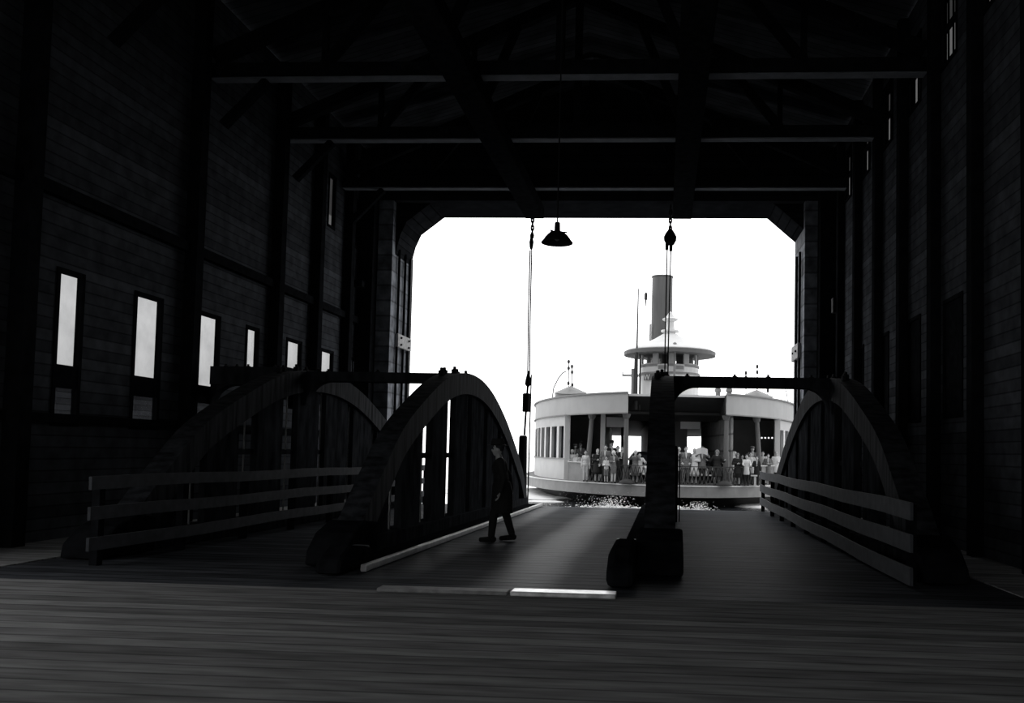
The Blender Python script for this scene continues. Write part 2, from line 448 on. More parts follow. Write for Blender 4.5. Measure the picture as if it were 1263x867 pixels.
OUT = [(12.0, 0), (12.25, .2), (12.95, .75), (13.75, 1.36), (14.6, 1.93), (15.75, 2.42), (17.4, 2.98), (18.9, 3.24), (20.3, 3.28), (21.5, 3.17), (22.73, 2.92),
       (24.2, 2.46), (25.5, 1.93), (26.6, 1.42), (27.5, .95), (28.35, .25), (28.5, -.155)]
def dense(c, n=5):
    r = []
    for i in range(len(c)-1):
        p0, p1, p2, p3 = c[max(i-1, 0)], c[i], c[i+1], c[min(i+2, len(c)-1)]
        for k in range(n):
            u = k/n
            r.append(tuple(.5*((2*p1[j]) + (-p0[j]+p2[j])*u + (2*p0[j]-5*p1[j]+4*p2[j]-p3[j])*u*u + (-p0[j]+3*p1[j]-3*p2[j]+p3[j])*u**3) for j in (0, 1)))
    r.append(c[-1]); return r
OUTD = dense(OUT)
def inset(c, d):
    r = []
    for i, p in enumerate(c):
        a, b = c[max(i-1, 0)], c[min(i+1, len(c)-1)]
        ty, tz = b[0]-a[0], b[1]-a[1]; l = math.hypot(ty, tz)
        r.append((p[0] + tz/l*d, max(p[1] - ty/l*d, dz(p[0])+.002)))
    return r
INN = inset(OUTD, .46)
def zin(y):
    for a, b in zip(INN, INN[1:]):
        if a[0] <= y <= b[0]: return a[1] + (b[1]-a[1])*(y-a[0])/max(b[0]-a[0], 1e-6)
    return .3
def arch_truss(xa, xb, label, knob=1):
    """a bowstring arch of laid-up timber with posts and tie rods; the road side is knob"""
    xc = (xa+xb)/2
    t = thing('arched_truss', label, 'arched truss', (xc, 19.5, 0), group='arched bridge trusses')
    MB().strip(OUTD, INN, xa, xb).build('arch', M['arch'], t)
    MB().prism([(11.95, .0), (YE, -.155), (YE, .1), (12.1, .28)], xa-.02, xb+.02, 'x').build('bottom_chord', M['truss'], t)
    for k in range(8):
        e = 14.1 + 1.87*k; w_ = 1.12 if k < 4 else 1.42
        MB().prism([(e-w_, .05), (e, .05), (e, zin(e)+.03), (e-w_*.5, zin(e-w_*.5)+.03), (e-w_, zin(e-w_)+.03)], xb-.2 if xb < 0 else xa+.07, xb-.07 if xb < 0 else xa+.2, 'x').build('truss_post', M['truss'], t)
    for k in range(8):
        e = 14.55 + 1.87*k
        if e < 27: MB().tube([(xc, e, .1), (xc, e, zin(e)+.1)], .018, 6).build('tie_rod', M['bracket'], t)
    MB().box(xc-.05, xc+.05, 14.4, 26.0, 1.42, 1.52).build('stay', M['truss'], t)
    # timber shoe over the near foot
    MB().prism([(11.75, .0), (13.1, -.02), (13.1, .5), (12.6, .55), (12.1, .42), (11.8, .2)], xa-.1, xb+.1, 'x').build('foot_shoe', M['shade_timber'], t, bevel=.04)
    for y in (17.9, 18.3, 18.7, 19.5, 19.9):
        z = max(q for p, q in OUTD if abs(p-y) < .5)
        MB().lathe([(.07, z-.06), (.07, z+.035), (.035, z+.04), (.035, z+.09), (.0, z+.1)], (xc + random.uniform(-.12, .12), y, 0), 8).build('bolt', M['iron'], t)
    return t
arch_truss(-4.67, -4.3, 'tall timber arched truss along the left edge of the roadway, man walking in front')
arch_truss(-8.1, -7.72, 'leftmost arched truss, dim against the row of left windows')
arch_truss(-.24, .2, 'middle timber arched truss seen end-on between the two lanes')
arch_truss(3.45, 3.85, 'rightmost arched truss, black bulk behind the right board railing')

def cross_beam(xa, xb, z0, z1, label, knees, bolts):
    t = thing('cross_beam', label, 'beam', ((xa+xb)/2, 18.95, z0), group='portal beams between the arches')
    y0, y1 = 18.75, 19.15
    MB().box(xa, xb, y0, y1, z0, z1).build('beam', M['truss'], t, bevel=.01)
    for x, s in knees:
        n = 10; r = .5; c = [(x, z0+.01)] + [(x + s*(r - r*math.sin(a)), z0 - r + r*math.cos(a)) for a in [PI/2*k/n for k in range(n+1)]][::-1]
        c = [(x, z0+.01), (x, z0-r)] + [(x + s*r*(1-math.cos(a)), z0 - r + r*math.sin(a)) for a in [PI/2*k/n for k in range(1, n+1)]] + [(x+s*r, z0+.01)]
        MB().prism(c, y0+.05, y1-.05, 'y').build('knee', M['truss'], t)
    for x in bolts:
        MB().lathe([(.05, z1-.01), (.05, z1+.03), (.025, z1+.035), (.025, z1+.07)], (x, 18.95, 0), 8).build('bolt', M['iron'], t)
cross_beam(.205, 3.445, 3.01, 3.23, 'dark beam from the middle arch to the right arch, in front of the ferry', ((.205, 1), (3.445, -1)), (.5, 1.5, 2.2, 3.1))
cross_beam(-7.715, -4.675, 3.01, 3.22, 'dark beam from the left arch to the leftmost arch', ((-7.715, 1), (-4.675, -1)), (-7.5, -7.3, -6.2))
cross_beam(-9.86, -8.105, 2.9, 3.3, 'short dark beam between the leftmost arch and the windowed wall', ((-8.105, -1), (-9.86, 1)), (-9.6, -9.35, -9.1, -8.5))

# curbs
def curb(xa, xb, y0, y1, label, mt, h=.16):
    MB().prism([(y0, dz(y0)+.004), (y1, dz(y1)+.004), (y1, dz(y1)+h), (y0, dz(y0)+h)], xa, xb, 'x').build('curb', M[mt], label=label, cat='curb', bevel=.02)
curb(-3.88, -3.79, 11.4, 28.45, 'pale worn curb along the left edge of the roadway', 'curb', .1)
curb(-.62, -.27, 12.6, 28.3, 'broad dark curb along the right edge of the roadway beside the middle arch', 'shade_timber', .13)
MB().prism([(12.2, dz(12.2)+.003), (28.4, dz(28.4)+.003), (28.4, dz(28.4)+.08), (12.2, dz(12.2)+.08)], -4.27, -3.885, 'x').build('plank_filler', M['shade_timber'], label='dark planking between the left arch and the pale curb', cat='planking')
t = thing('wheel_guard', 'heavy rounded timber guard at the near foot of the middle arch', 'wheel guard', (-.42, 11.8, 0))
MB().prism([(10.5, .012), (12.55, -.02), (12.55, .34), (12.3, .42), (11.0, .42), (10.6, .25)], -.64, -.3, 'x').build('timber', M['shade_timber'], t, bevel=.08)
MB().box(-.62, -.32, 12.42, 12.52, .3, .4).build('end_strap', M['bracket'], t, bevel=.02)
t = thing('wheel_guard', 'heavy timber guard with worn end at the near foot of the left arch', 'wheel guard', (-4.1, 11.6, 0))
MB().prism([(10.9, .012), (12.15, -.01), (12.15, .24), (11.3, .34), (10.95, .2)], -4.3, -3.95, 'x').build('timber', M['shade_timber'], t, bevel=.06)
MB().box(-4.2, -3.97, 11.95, 12.05, .2, .27).build('end_strap', M['rail'], t, bevel=.02)

# board railings
def railing(x, y0, y1, label, za, zb, pitch, bw, step=2.05):
    """za, zb = height of the top board at the near and far end"""
    t = thing('board_railing', label, 'railing', (x, (y0+y1)/2, 0))
    zt = lambda y: za + (zb-za)*(y-y0)/(y1-y0)
    for k in range(3):
        mb = MB(); n = 12
        f = lambda y: zt(y) - pitch*k + .012*math.sin(y*1.1+k)
        c0 = [(y0 + (y1-y0)*j/n) for j in range(n+1)]
        mb.strip([(y, f(y)) for y in c0], [(y, f(y)-bw) for y in c0], x-.02, x+.02)
        mb.build('rail', M['rail'], t)
    y = y0 + .3; s = 1 if x > 0 else -1
    xa, xb = sorted((x+s*.025, x+s*.13))
    while y < y1 - .4:
        MB().box(xa, xb, y-.06, y+.06, dz(y)+.005, zt(y)-.04).build('rail_post', M['shade_timber'], t)
        y += step
    MB().box(xa, xb, y1-.13, y1-.01, dz(y1)+.01, zt(y1)-.04).build('rail_post', M['shade_timber'], t)
    return t
railing(3.1, 11.35, 28.45, 'right-hand railing of three pale boards, running towards the ferry', 1.05, 1.09, .41, .22)
railing(-7.3, 11.0, 27.6, 'left-hand railing of three boards below the row of windows', 1.16, 1.1, .40, .17)
# ------------------------------------------------------------------ hoist cables at the water end
def hoist(x, y, ztop, dx_bot, zb, label, block):
    t = thing('hoist_cable', label, 'hoist cable', (x, y, ztop))
    z0 = ztop
    # chain and turnbuckle
    mb = MB()
    for k in range(8):
        z = z0 - .1 - k*.13
        n = 8; r = .07
        pts = [(x + (math.cos(2*PI*i/n)*r*.6 if k % 2 else 0), y + (0 if k % 2 else math.cos(2*PI*i/n)*r*.6), z + math.sin(2*PI*i/n)*r*1.4) for i in range(n+1)]
        mb.tube(pts, .028, 6, cap=False)
    mb.build('chain', M['iron'], t)
    if block:
        b = MB().lathe([(.02, -.26), (.13, -.24), (.2, -.1), (.21, .02), (.14, .16), (.04, .3)], (x, y, z0-1.05), 14, sx=1, sy=.55).build('pulley_block', M['iron'], t, smooth=True)
        zc = z0 - 1.3
        MB().lathe([(.05, -.2), (.06, 0), (.03, .12)], (x+.03, y, zc), 8).build('shackle', M['iron'], t)
        MB().lathe([(.05, -.2), (.06, 0), (.03, .12)], (x-.1, y, zc+.04), 8).build('shackle', M['iron'], t)
        d = .065
    else:
        MB().lathe([(.015, -.3), (.06, -.2), (.075, -.02), (.05, .1), (.06, .2), (.015, .32)], (x-.02, y, z0-1.2), 10).build('turnbuckle', M['iron'], t, smooth=True)
        zc = z0 - 1.5; d = .03
    for s in (-1, 1):
        MB().tube([(x + s*d*.9 - .03, y, zc), (x + dx_bot*.5 + s*(d*.8 if block else .03) - .03, y, (zc+zb)/2), (x + dx_bot + s*(.045 if block else .03), y, zb)], .024, 6).build('wire', M['iron'], t)
    return t
pA = P(657, 268, 28.75); pB = P(652, 462, 28.75)
t = hoist(pA.x, 28.75, LZ-.04, pB.x-pA.x, pB.z, 'left hoist cable and counterweight hanging in the open slip mouth', False)
x, zb, y = pB.x-.03, pB.z, 28.75
MB().lathe([(.02, .1), (.05, .0), (.09, -.18), (.11, -.34), (.03, -.42)], (x+.02, y, zb+.02), 10).build('hook', M['iron'], t, smooth=True)
MB().tube([(x+.01, y, zb-.35), (x-.06, y, 1.6+(559-540)/38.3), ], .035, 8).build('rod', M['iron'], t)
def zpx(py, Y): return P(650, py, Y).z
MB().lathe([(.115, zpx(508, y)), (.13, zpx(507, y)), (.13, zpx(486, y)), (.1, zpx(485, y))], (x-.02, y, 0), 14).build('counterweight', M['iron'], t)
MB().lathe([(.16, zpx(615, y)), (.15, zpx(590, y)), (.135, zpx(539, y)), (.1, zpx(537, y))], (x-.1, y, 0), 14).build('sleeve', M['iron'], t)
MB().tube([(x+.12, y, zb), (x+.1, y, 0.2), (x+.1, y, -.3)], .024, 6).build('wire', M['iron'], t)
MB().bar((x-.1, y, zpx(615, y)), (x-.1, y, -.4), .3, .3).build('anchor_block', M['iron'], t)
pA = P(827, 269, 28.75); pB = P(822, 462, 28.75)
t = hoist(pA.x, 28.75, LZ-.04, pB.x-pA.x, 1.8, 'right hoist cable with round pulley block, passing before the ferry funnel', True)
MB().lathe([(.13, -.4), (.13, 1.1), (.09, 1.75), (.03, 1.85)], (pB.x, 28.75, 0), 12).build('sleeve', M['iron'], t)
t = thing('iron_stanchion', 'thin iron rod and stub post standing right of the middle arch', 'stanchion', (.36, 22.6, 0))
MB().box(.26, .4, 22.4, 22.56, dz(22.4)+.005, 1.65).build('stub_post', M['iron'], t, bevel=.015)
MB().lathe([(.07, 0), (.07, .06), (.03, .14)], (.33, 22.48, 1.65), 10).build('cap', M['iron'], t)
MB().tube([(.45, 22.6, dz(22.6)+.005), (.44, 22.6, 1.6)], .016, 8).build('rod', M['iron'], t)

# portal hardware
t = thing('bolted_bracket', 'pale bolted metal bracket on the left edge of the slip mouth', 'bracket', (JL, 29.5, 4.9))
MB().box(JL+.004, JL+.12, 28.9, 30.45, 4.95, 5.4).build('bracket_plate', M['bracket'], t, bevel=.02)
for y in (29.2, 30.1):
    for z in (5.05, 5.28): MB().tube([(JL+.12, y, z), (JL+.17, y, z)], .035, 8).build('bolt', M['iron'], t)
t = thing('bolted_bracket', 'dark bolted bracket on the right edge of the slip mouth', 'bracket', (JR, 29.5, 4.9))
MB().box(JR-.12, JR-.004, 28.9, 30.3, 4.75, 5.25).build('bracket_plate', M['bracket'], t, bevel=.02)
for y in (29.2, 29.9):
    MB().tube([(JR-.12, y, 5.0), (JR-.17, y, 5.0)], .035, 8).build('bolt', M['iron'], t)
for (x, s, l) in ((JL, 1, 'left'), (JR, -1, 'right')):
    for y, q in ((28.95, 'inner'), (29.65, 'outer')):
        MB().tube([(x+s*.06, y, .02), (x+s*.06, y, 8.2)], .045, 8).build('downpipe', M['soot'] if s > 0 else M['iron'], label='%s vertical pipe on the %s reveal of the slip mouth' % (q, l), cat='pipe')
MB().box(JL+.005, JL+.09, 30.25, 30.48, 0, 8.2).build('fender_timber', M['iron'], label='black edge timber down the left side of the slip mouth', cat='timber')
MB().box(XR-.3, XR-.005, 26.8, 27.08, 5.9, 6.35).build('electric_box', M['iron'], label='small black box high on the right wall near the slip mouth', cat='box', bevel=.02)

# hanging lamp
lx = P(687, 300, 14.5)
t = thing('pendant_lamp', 'enamelled shade lamp hanging unlit in the top of the slip mouth', 'lamp', (lx.x, 14.5, lx.z))
zb = lx.z
prof = [(.262, 0), (.266, .01), (.245, .035), (.225, .06), (.195, .105), (.165, .14), (.13, .165), (.1, .18)]
mb = MB(); mb.lathe(prof + [(.09, .17), (.125, .155), (.155, .13), (.185, .1), (.215, .055), (.25, .008)], (lx.x, 14.5, zb), 28, cap=False)
mb.build('lamp_shade', M['iron'], t, smooth=True)
MB().lathe([(.12, .165), (.125, .18), (.07, .195), (.05, .21), (.045, .34), (.03, .355), (.012, .36)], (lx.x, 14.5, zb), 18).build('socket_cap', M['iron'], t, smooth=True)
for a_ in (0, PI*.6, PI*1.3): MB().bar((lx.x, 14.5, zb+.175), (lx.x+.16*math.cos(a_), 14.5+.16*math.sin(a_), zb+.185), .02, .02).build('shade_clip', M['iron'], t)
MB().tube([(lx.x, 14.5, zb+.35), (lx.x, 14.5, 9.5)], .012, 6).build('stem', M['iron'], t)
MB().ball((lx.x, 14.5, zb+.1), .05, (1, 1, 1.3)).build('bulb', M['cloth_mid'], t, smooth=True)

# neighbouring building seen through the low left windows
t = thing('clapboard_building', 'neighbouring clapboard building outside the left windows, mostly hidden', 'building', (-16.5, 19, 0))
MB().box(-18.5, -15.5, 8, 34, -1.1, 3.3).build('wall', M['shingle'], t)
MB().prism([(-18.8, 3.3), (-15.2, 3.3), (-17, 3.4)], 7.7, 34.3, 'y').build('roof', M['dark'], t)

# ------------------------------------------------------------------ the ferry (built in its own frame: x across, y aft, z up)
FO, FR = Vector((.75, 45.5, 0)), .045
ferry = thing('ferry_boat', 'double-ended steam ferry with passengers approaching the slip bow first', 'ferry', FO, FR, local=True)
FM = Matrix.Translation(FO) @ Matrix.Rotation(FR, 4, 'Z')
def FL(p): return FM.inverted() @ Vector(p)           # world -> ferry frame
def ell(a, b, t0, phi): return (a*math.sin(phi), t0 + b*(1-math.cos(phi)))
def plan(a, b, t0, p0, p1, n, tail=None):
    """plan curve of the bow from angle p0 to p1 (degrees, + = right), optional straight run aft"""
    r = [ell(a, b, t0, math.radians(p0+(p1-p0)*k/n)) for k in range(n+1)]
    if tail: r.append((r[-1][0], tail))
    return r
AFT = 46
def full_outline(a, b, t0, n=20):
    r = plan(a, b, t0, -90, 90, 2*n)
    back = [(x, AFT + b + (t0 + b - y) - b + 6 + 0) for x, y in reversed(r)]
    return r + back
def slab(name, a, b, t0, z0, z1, m, parent=ferry, n=20, sc=1.0):
    return MB().prism(full_outline(a, b, t0, n), z0, z1, 'z').build(name, M[m], parent)
# hull, guard, deck
mb = MB()
o1 = full_outline(9.3, 20.5, -.15); o2 = full_outline(8.6, 17, 1.2); o3 = full_outline(6.6, 14, 3.2)
mb.sheet([[(x, y, z) for x, y in o + [o[0]]] for o, z in ((o1, -.58), (o2, -.95), (o3, -1.6))])
mb.build('hull', M['hull'], ferry, smooth=True)
slab('guard', 9.75, 21, -.5, -.6, -.05, 'grey')
slab('deck_edge', 9.8, 21, -.55, -.05, .0, 'white')
slab('main_deck', 9.6, 20.8, -.42, .0, .012, 'fdeck')
# side houses (left and right): lower panel, window row, band above
for s in (-1, 1):
    c = plan(9.0, 20, 0, s*41, s*90, 24, 46)
    d = plan(8.85, 20, .15, s*41, s*90, 24, 46)
    def ring(z0, z1, name, m, cc=c, dd=d):
        poly = cc + dd[::-1]
        return MB().prism(poly, z0, z1, 'z').build(name, M[m], ferry)
    ring(.012, 1.19, 'side_panel', 'white2')
    ring(1.15, 1.22, 'sill', 'grey', plan(9.06, 20, -.06, s*41, s*90, 24, 46), d)
    ring(3.05, 3.75, 'side_band', 'white2')
    # window piers
    for k in range(10):
        ph = 41 + 5.0*k
        a1, a2 = (ph, ph+1.3) if k else (ph, ph+2.0)
        poly = plan(9.0, 20, 0, s*a1, s*a2, 3) + plan(8.8, 20, .2, s*a1, s*a2, 3)[::-1]
        MB().prism(poly, 1.22, 3.05, 'z').build('window_pier', M['white' if k < 6 else 'white2'], ferry)
    poly = plan(8.8, 20, .3, s*41, s*90, 24) + plan(8.76, 20, .34, s*41, s*90, 24)[::-1]
    MB().prism(poly, 1.22, 3.05, 'z').build('window_glass', M['glass_dark'], ferry)
    ring(1.22, 3.05, 'side_panel', 'white2', [ell(9, 20, 0, s*PI/2), (s*9, 46)], [ell(8.85, 20, .15, s*PI/2), (s*8.85, 46)])
    # corner post where the open porch begins
    cx, cy = ell(9, 20, 0, math.radians(s*41))
    MB().bar((cx, cy+.1, .012), (cx, cy+.1, 3.7), .3, .3).build('corner_post', M['white2'], ferry)
    # bulwark between the corner and the gate
    poly = plan(8.95, 19.8, .05, s*31, s*40.5, 8) + plan(8.85, 19.8, .15, s*31, s*40.5, 8)[::-1]
    b = MB().prism(poly, .012, 1.0, 'z').build('bulwark', M['grey'], ferry)
    poly = plan(9.02, 19.8, -.03, s*31, s*40.5, 8) + plan(8.8, 19.8, .22, s*31, s*40.5, 8)[::-1]
    MB().prism(poly, 1.0, 1.06, 'z').build('bulwark_cap', M['white2'], b)
    # upper parapet: the pale band above the porch, sweeping round to the side
    for z0, z1, e, m_ in ((3.67, 4.68, 0, 'white2'), (4.68, 4.76, .08, 'grey'), (3.62, 3.68, .06, 'grey')):
        poly = plan(9.02+e, 20, -.12-e, s*16.5, s*90, 30, 46) + plan(8.9, 20, .0, s*16.5, s*90, 30, 46)[::-1]
        MB().prism(poly, z0, z1, 'z').build('parapet' if m_ == 'white2' else 'parapet_moulding', M['vert' if m_ == 'white2' else m_], ferry)
    # curved inner return of the parapet
    x0, y0 = ell(9.02, 20, -.12, math.radians(s*16.5))
    n = 8
    pr = [(y0, 4.68)] + [(y0 + .05 + 1.2*(1-math.cos(PI/2*k/n))*.5, 4.68 - 1.0*math.sin(PI/2*k/n)) for k in range(n+1)] + [(y0+2.4, 3.68), (y0+2.4, 4.68)]
    MB().prism(pr, x0-.05, x0+.05, 'x').build('parapet_return', M['dark'], ferry)
    # columns of the porch, splayed a little
    for ph, lean in ((31, .22), (17.3, .0)):
        x, y = ell(8.75, 19.6, .25, math.radians(s*ph))
        base = Vector((x + s*lean*.9, y, .012)); top = Vector((x - s*lean*.2, y, 3.62))
        r = .13
        d_ = top - base
        mb = MB().tube([base, base+d_*.03, base+d_*.035, base+d_*.3, base+d_*.93, base+d_*.94, base+d_*.97, top],
                       [.2, .2, .14, .135, .115, .16, .2, .24], 12)
        mb.build('porch_column', M['column'], ferry, smooth=False)
# ceiling slab under the upper deck, upper deck
poly = full_outline(8.86, 19.9, .05)
poly = [p for p in poly if not (abs(p[0]) < 2.55 and p[1] < 4)]
i = 0
pp = []
for k, p in enumerate(poly):
    pp.append(p)
    if k+1 < len(poly) and poly[k][0] < -2.5 and poly[k+1][0] > 2.5 and p[1] < 4:
        pp += [(-2.6, 4.2), (2.6, 4.2)]
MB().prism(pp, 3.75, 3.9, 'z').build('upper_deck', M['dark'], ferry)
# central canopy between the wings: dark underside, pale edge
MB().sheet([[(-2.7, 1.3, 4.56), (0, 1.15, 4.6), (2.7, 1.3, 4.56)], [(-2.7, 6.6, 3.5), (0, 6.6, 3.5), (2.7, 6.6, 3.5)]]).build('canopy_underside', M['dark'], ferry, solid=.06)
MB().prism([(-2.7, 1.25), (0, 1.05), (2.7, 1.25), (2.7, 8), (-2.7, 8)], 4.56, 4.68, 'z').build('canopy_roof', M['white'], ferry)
# interior: cabin fronts, gangway walls, header boards, centre casing
MB().box(-7.3, -3.98, 9.2, 9.35, .012, 3.75).build('cabin_front', M['cabin'], ferry)
MB().bar((-3.9, 4.6, .012), (-3.9, 4.6, 3.75), .26, .3).build('cabin_corner_post', M['white2'], ferry)
MB().box(-3.98, -3.82, 4.8, 44, .012, 3.75).build('gangway_wall', M['cabin'], ferry)
MB().prism([(3.0, 2.4), (3.12, 2.4), (2.55, 14), (2.43, 14)], .012, 3.75, 'z').build('gangway_wall', M['inner'], ferry)
MB().box(2.85, 7.5, 10.0, 10.15, .012, 3.75).build('cabin_front', M['cabin'], ferry)
MB().box(-3.75, -2.7, 7.0, 7.08, 3.08, 3.66).build('header_board', M['white'], ferry)
MB().tube([(-2.8, 13.6, .012), (-2.8, 13.6, 3.6)], .09, 10).build('gangway_pillar', M['dark'], ferry)
MB().box(.6, 1.75, 7.0, 7.08, 3.06, 3.66).build('header_board', M['white'], ferry)
MB().box(-1.0, 1.15, 9, 40, .012, 3.8).build('engine_casing', M['cabin'], ferry)
for k in range(6):
    p = FL(P(939.5+4.3*k, 540, 53.0))
    MB().ball(p, .05, u=8, v=6).build('cabin_glow_dot', M['glow_white'], ferry)  # glowing balls stand in for small bright openings in the cabin
# folding gate across the bow
mb = MB()
gp = plan(9.3, 20.3, -.32, -30, 30, 46)
for (xa, ya), (xb, yb) in zip(gp, gp[1:]):
    mb.bar((xa, ya, .06), (xb, yb, .92), .025, .035); mb.bar((xa, ya, .92), (xb, yb, .06), .025, .035)
for z in (.06, .95):
    for (xa, ya), (xb, yb) in zip(gp, gp[1:]): mb.bar((xa, ya, z), (xb, yb, z), .04, .04)
mb.build('folding_gate', M['dark'], ferry)
for px in (773, 893):
    q = FL(P(px, 594, 45.9))
    MB().lathe([(.42, .012), (.42, .06), (.34, .17), (.2, .24), (.05, .27)], (q.x, .1, 0), 16, sy=.7).build('mooring_chock', M['dark'], ferry, smooth=True)
# pilot house
pc = FL((P(826, 440, 49.3).x, 49.3, 0)); pcx, pcy = pc.x, pc.y
def zp(py, Y=49.3): return P(826, py, Y).z
ph = MB().lathe([(1.62, 4.69), (1.62, zp(455))], (pcx, pcy, 0), 32).build('pilot_house', M['white'], ferry)
MB().lathe([(1.70, zp(464)), (1.70, zp(461.5))], (pcx, pcy, 0), 32).build('string_course', M['grey'], ph)
MB().lathe([(1.64, zp(454.5)), (1.66, zp(452))], (pcx, pcy, 0), 32).build('window_sill', M['grey'], ph)
# window piers: angles from the front (-y), degrees
zs, ze = zp(455), zp(434)
def arc(a0, a1, r0, r1, n=5):
    f = lambda r, a: (pcx + r*math.sin(math.radians(a)), pcy - r*math.cos(math.radians(a)))
    A = [f(r1, a0+(a1-a0)*k/n) for k in range(n+1)]; B = [f(r0, a0+(a1-a0)*k/n) for k in range(n+1)]
    return A + B[::-1]
for a0, a1 in ((-90, -74), (-38, -26), (-6, 6), (26, 38), (60, 66), (84, 100), (120, 132), (150, 162), (186, 198), (222, 232), (252, 270)):
    MB().prism(arc(a0, a1, 1.5, 1.6), zs, ze, 'z').build('window_pier', M['vert'], ph)  # grey colour stands in for the shade under the deep eave
for a0, a1 in ((-74, -38), (38, 60), (66, 84)):
    MB().prism(arc(a0, a1, 1.52, 1.58), zs, zs+(ze-zs)*.22, 'z').build('window_panel', M['white2'], ph)
    MB().prism(arc(a0, a1, 1.52, 1.58), zs+(ze-zs)*.84, ze, 'z').build('window_panel', M['white2'], ph)
for a0, a1 in ((-26, -6), (6, 26)):
    q = MB().prism(arc(a0, a1, 1.6, 1.66), zp(460), zp(452.5), 'z').build('name_plate', M['white2'], ph)
    MB().prism(arc(a0+2, a1-2, 1.66, 1.675), zp(458.5), zp(454), 'z').build('plate_panel', M['grey'], q)
MB().prism(arc(-26, 26, 1.50, 1.53, 10), zs+(ze-zs)*.82, ze, 'z').build('blind', M['dark'], ph)
MB().box(pcx-.45, pcx-.1, pcy-.9, pcy-.6, zs, ze-.15).build('binnacle', M['dark'], ph)
MB().box(pcx+.35, pcx+.75, pcy-.5, pcy-.2, zs, ze-.1).build('wheel_stand', M['dark'], ph)
MB().lathe([(1.45, 0), (1.45, .03)], (pcx, pcy, zs), 24).build('cabin_floor', M['dark'], ph)
# flared roof with deep eave
rf = MB().lathe([(2.5, zp(439.2)), (2.52, zp(435.5)), (2.3, zp(432)), (1.6, zp(426)), (.9, zp(419)), (.45, zp(413)), (.4, zp(412))], (pcx, pcy, 0), 36).build('pilot_house_roof', M['roofw'], ferry, smooth=False)
MB().lathe([(2.53, zp(439.5)), (2.54, zp(435)), (2.42, zp(433.8))], (pcx, pcy, 0), 36).build('eave_band', M['column'], rf)
MB().lathe([(.48, zp(414)), (.48, zp(413)), (.32, zp(412.5)), (.3, zp(410)), (.5, zp(409.5)), (.5, zp(407.5)), (.26, zp(406.5)), (.22, zp(397)), (.42, zp(395)), (.44, zp(393.5)), (.25, zp(391.5)), (.18, zp(389)), (.1, zp(386)), (.02, zp(384))],
           (pcx, pcy, 0), 20).build('roof_lantern', M['white'], rf)
# name board, lettering mostly hidden in the photograph
q = FL(P(798, 466, 47.6))
nb = MB().prism(arc(-56, -8, 1.66, 1.72, 8), zp(471.5), zp(463.5), 'z').build('name_board', M['column'], ph)
a = math.radians(-47)
cu = bpy.data.curves.new('name_letter', 'FONT'); cu.body = 'W'; cu.size = .42; cu.extrude = .01; cu.align_x = 'CENTER'
tmp = bpy.data.objects.new('tmp', cu); COL.objects.link(tmp)
bpy.context.view_layer.update()
me = bpy.data.meshes.new_from_object(tmp.evaluated_get(bpy.context.evaluated_depsgraph_get()))
bpy.data.objects.remove(tmp)
me.materials.clear(); me.materials.append(M['letter']); me.name = 'name_letter'
lo = bpy.data.objects.new('name_letter', me); COL.objects.link(lo); lo.parent = nb
lo.location = (pcx + 1.74*math.sin(a), pcy - 1.74*math.cos(a), zp(471)); lo.rotation_euler = (PI/2, 0, a)
# bridge wing platform, masts, post
MB().box(pcx-2.62, pcx-1.55, pcy-.5, pcy+.6, zp(464.5), zp(463.3)).build('bridge_wing', M['white2'], ferry)
MB().box(pcx-2.62, pcx-2.55, pcy-.5, pcy+.6, zp(463.3), zp(460)).build('wing_board', M['white2'], ferry)
mx = FL(P(784, 480, 47.6))
MB().tube([(mx.x, mx.y, 3.9), (mx.x, mx.y, zp(438, 47.6)), (mx.x+.03, mx.y, zp(436, 47.6)), (mx.x+.05, mx.y, P(785, 356, 47.6).z)], [.13, .1, .05, .03], 8).build('jack_staff', M['dark'], ferry)
mx2 = FL(P(789, 480, 48.4))
MB().tube([(mx2.x, mx2.y, 3.9), (mx2.x, mx2.y, zp(437, 48.4))], .05, 8).build('eave_post', M['dark'], ferry)
MB().box(mx.x-.25, mx.x-.05, mx.y, mx.y+.3, 4.5, 6.1).build('stack_locker', M['grey'], ferry)
mx3 = FL(P(832, 450, 47.3))
MB().tube([(mx3.x, mx3.y, 4.6), (mx3.x, mx3.y, P(832, 426, 47.3).z)], .06, 8).build('light_pole', M['grey'], ferry)
MB().lathe([(.06, 0), (.1, .05), (.1, .16), (.03, .22)], (mx3.x, mx3.y, P(832, 427, 47.3).z), 10).build('masthead_light', M['grey'], ferry)
# funnel
fc = FL((P(816.5, 380, 60).x, 60, 0))
zt, zb_ = P(816, 341, 60).z, 4.0
fn = MB().lathe([(.74, zb_), (.7, zt-.1), (.74, zt-.08), (.74, zt), (.66, zt), (.66, zt-.4)], (fc.x, fc.y, 0), 28).build('funnel', M['funnel'], ferry, smooth=False)
MB().tube([(fc.x-.78, fc.y-.3, zb_), (fc.x-.78, fc.y-.3, zt-3.3)], .05, 8).build('steam_pipe', M['grey'], fn)
MB().lathe([(.02, 0), (.05, .4), (.1, .5), (.1, .85), (.05, .95)], (fc.x-1.1, fc.y, P(800, 378, 60).z), 10).build('whistle', M['dark'], fn)
MB().tube([(fc.x-1.1, fc.y, P(800, 378, 60).z+.1), (fc.x-1.02, fc.y, 9.6), (fc.x-.74, fc.y, 9.5)], .02, 6).build('whistle_pipe', M['dark'], fn)
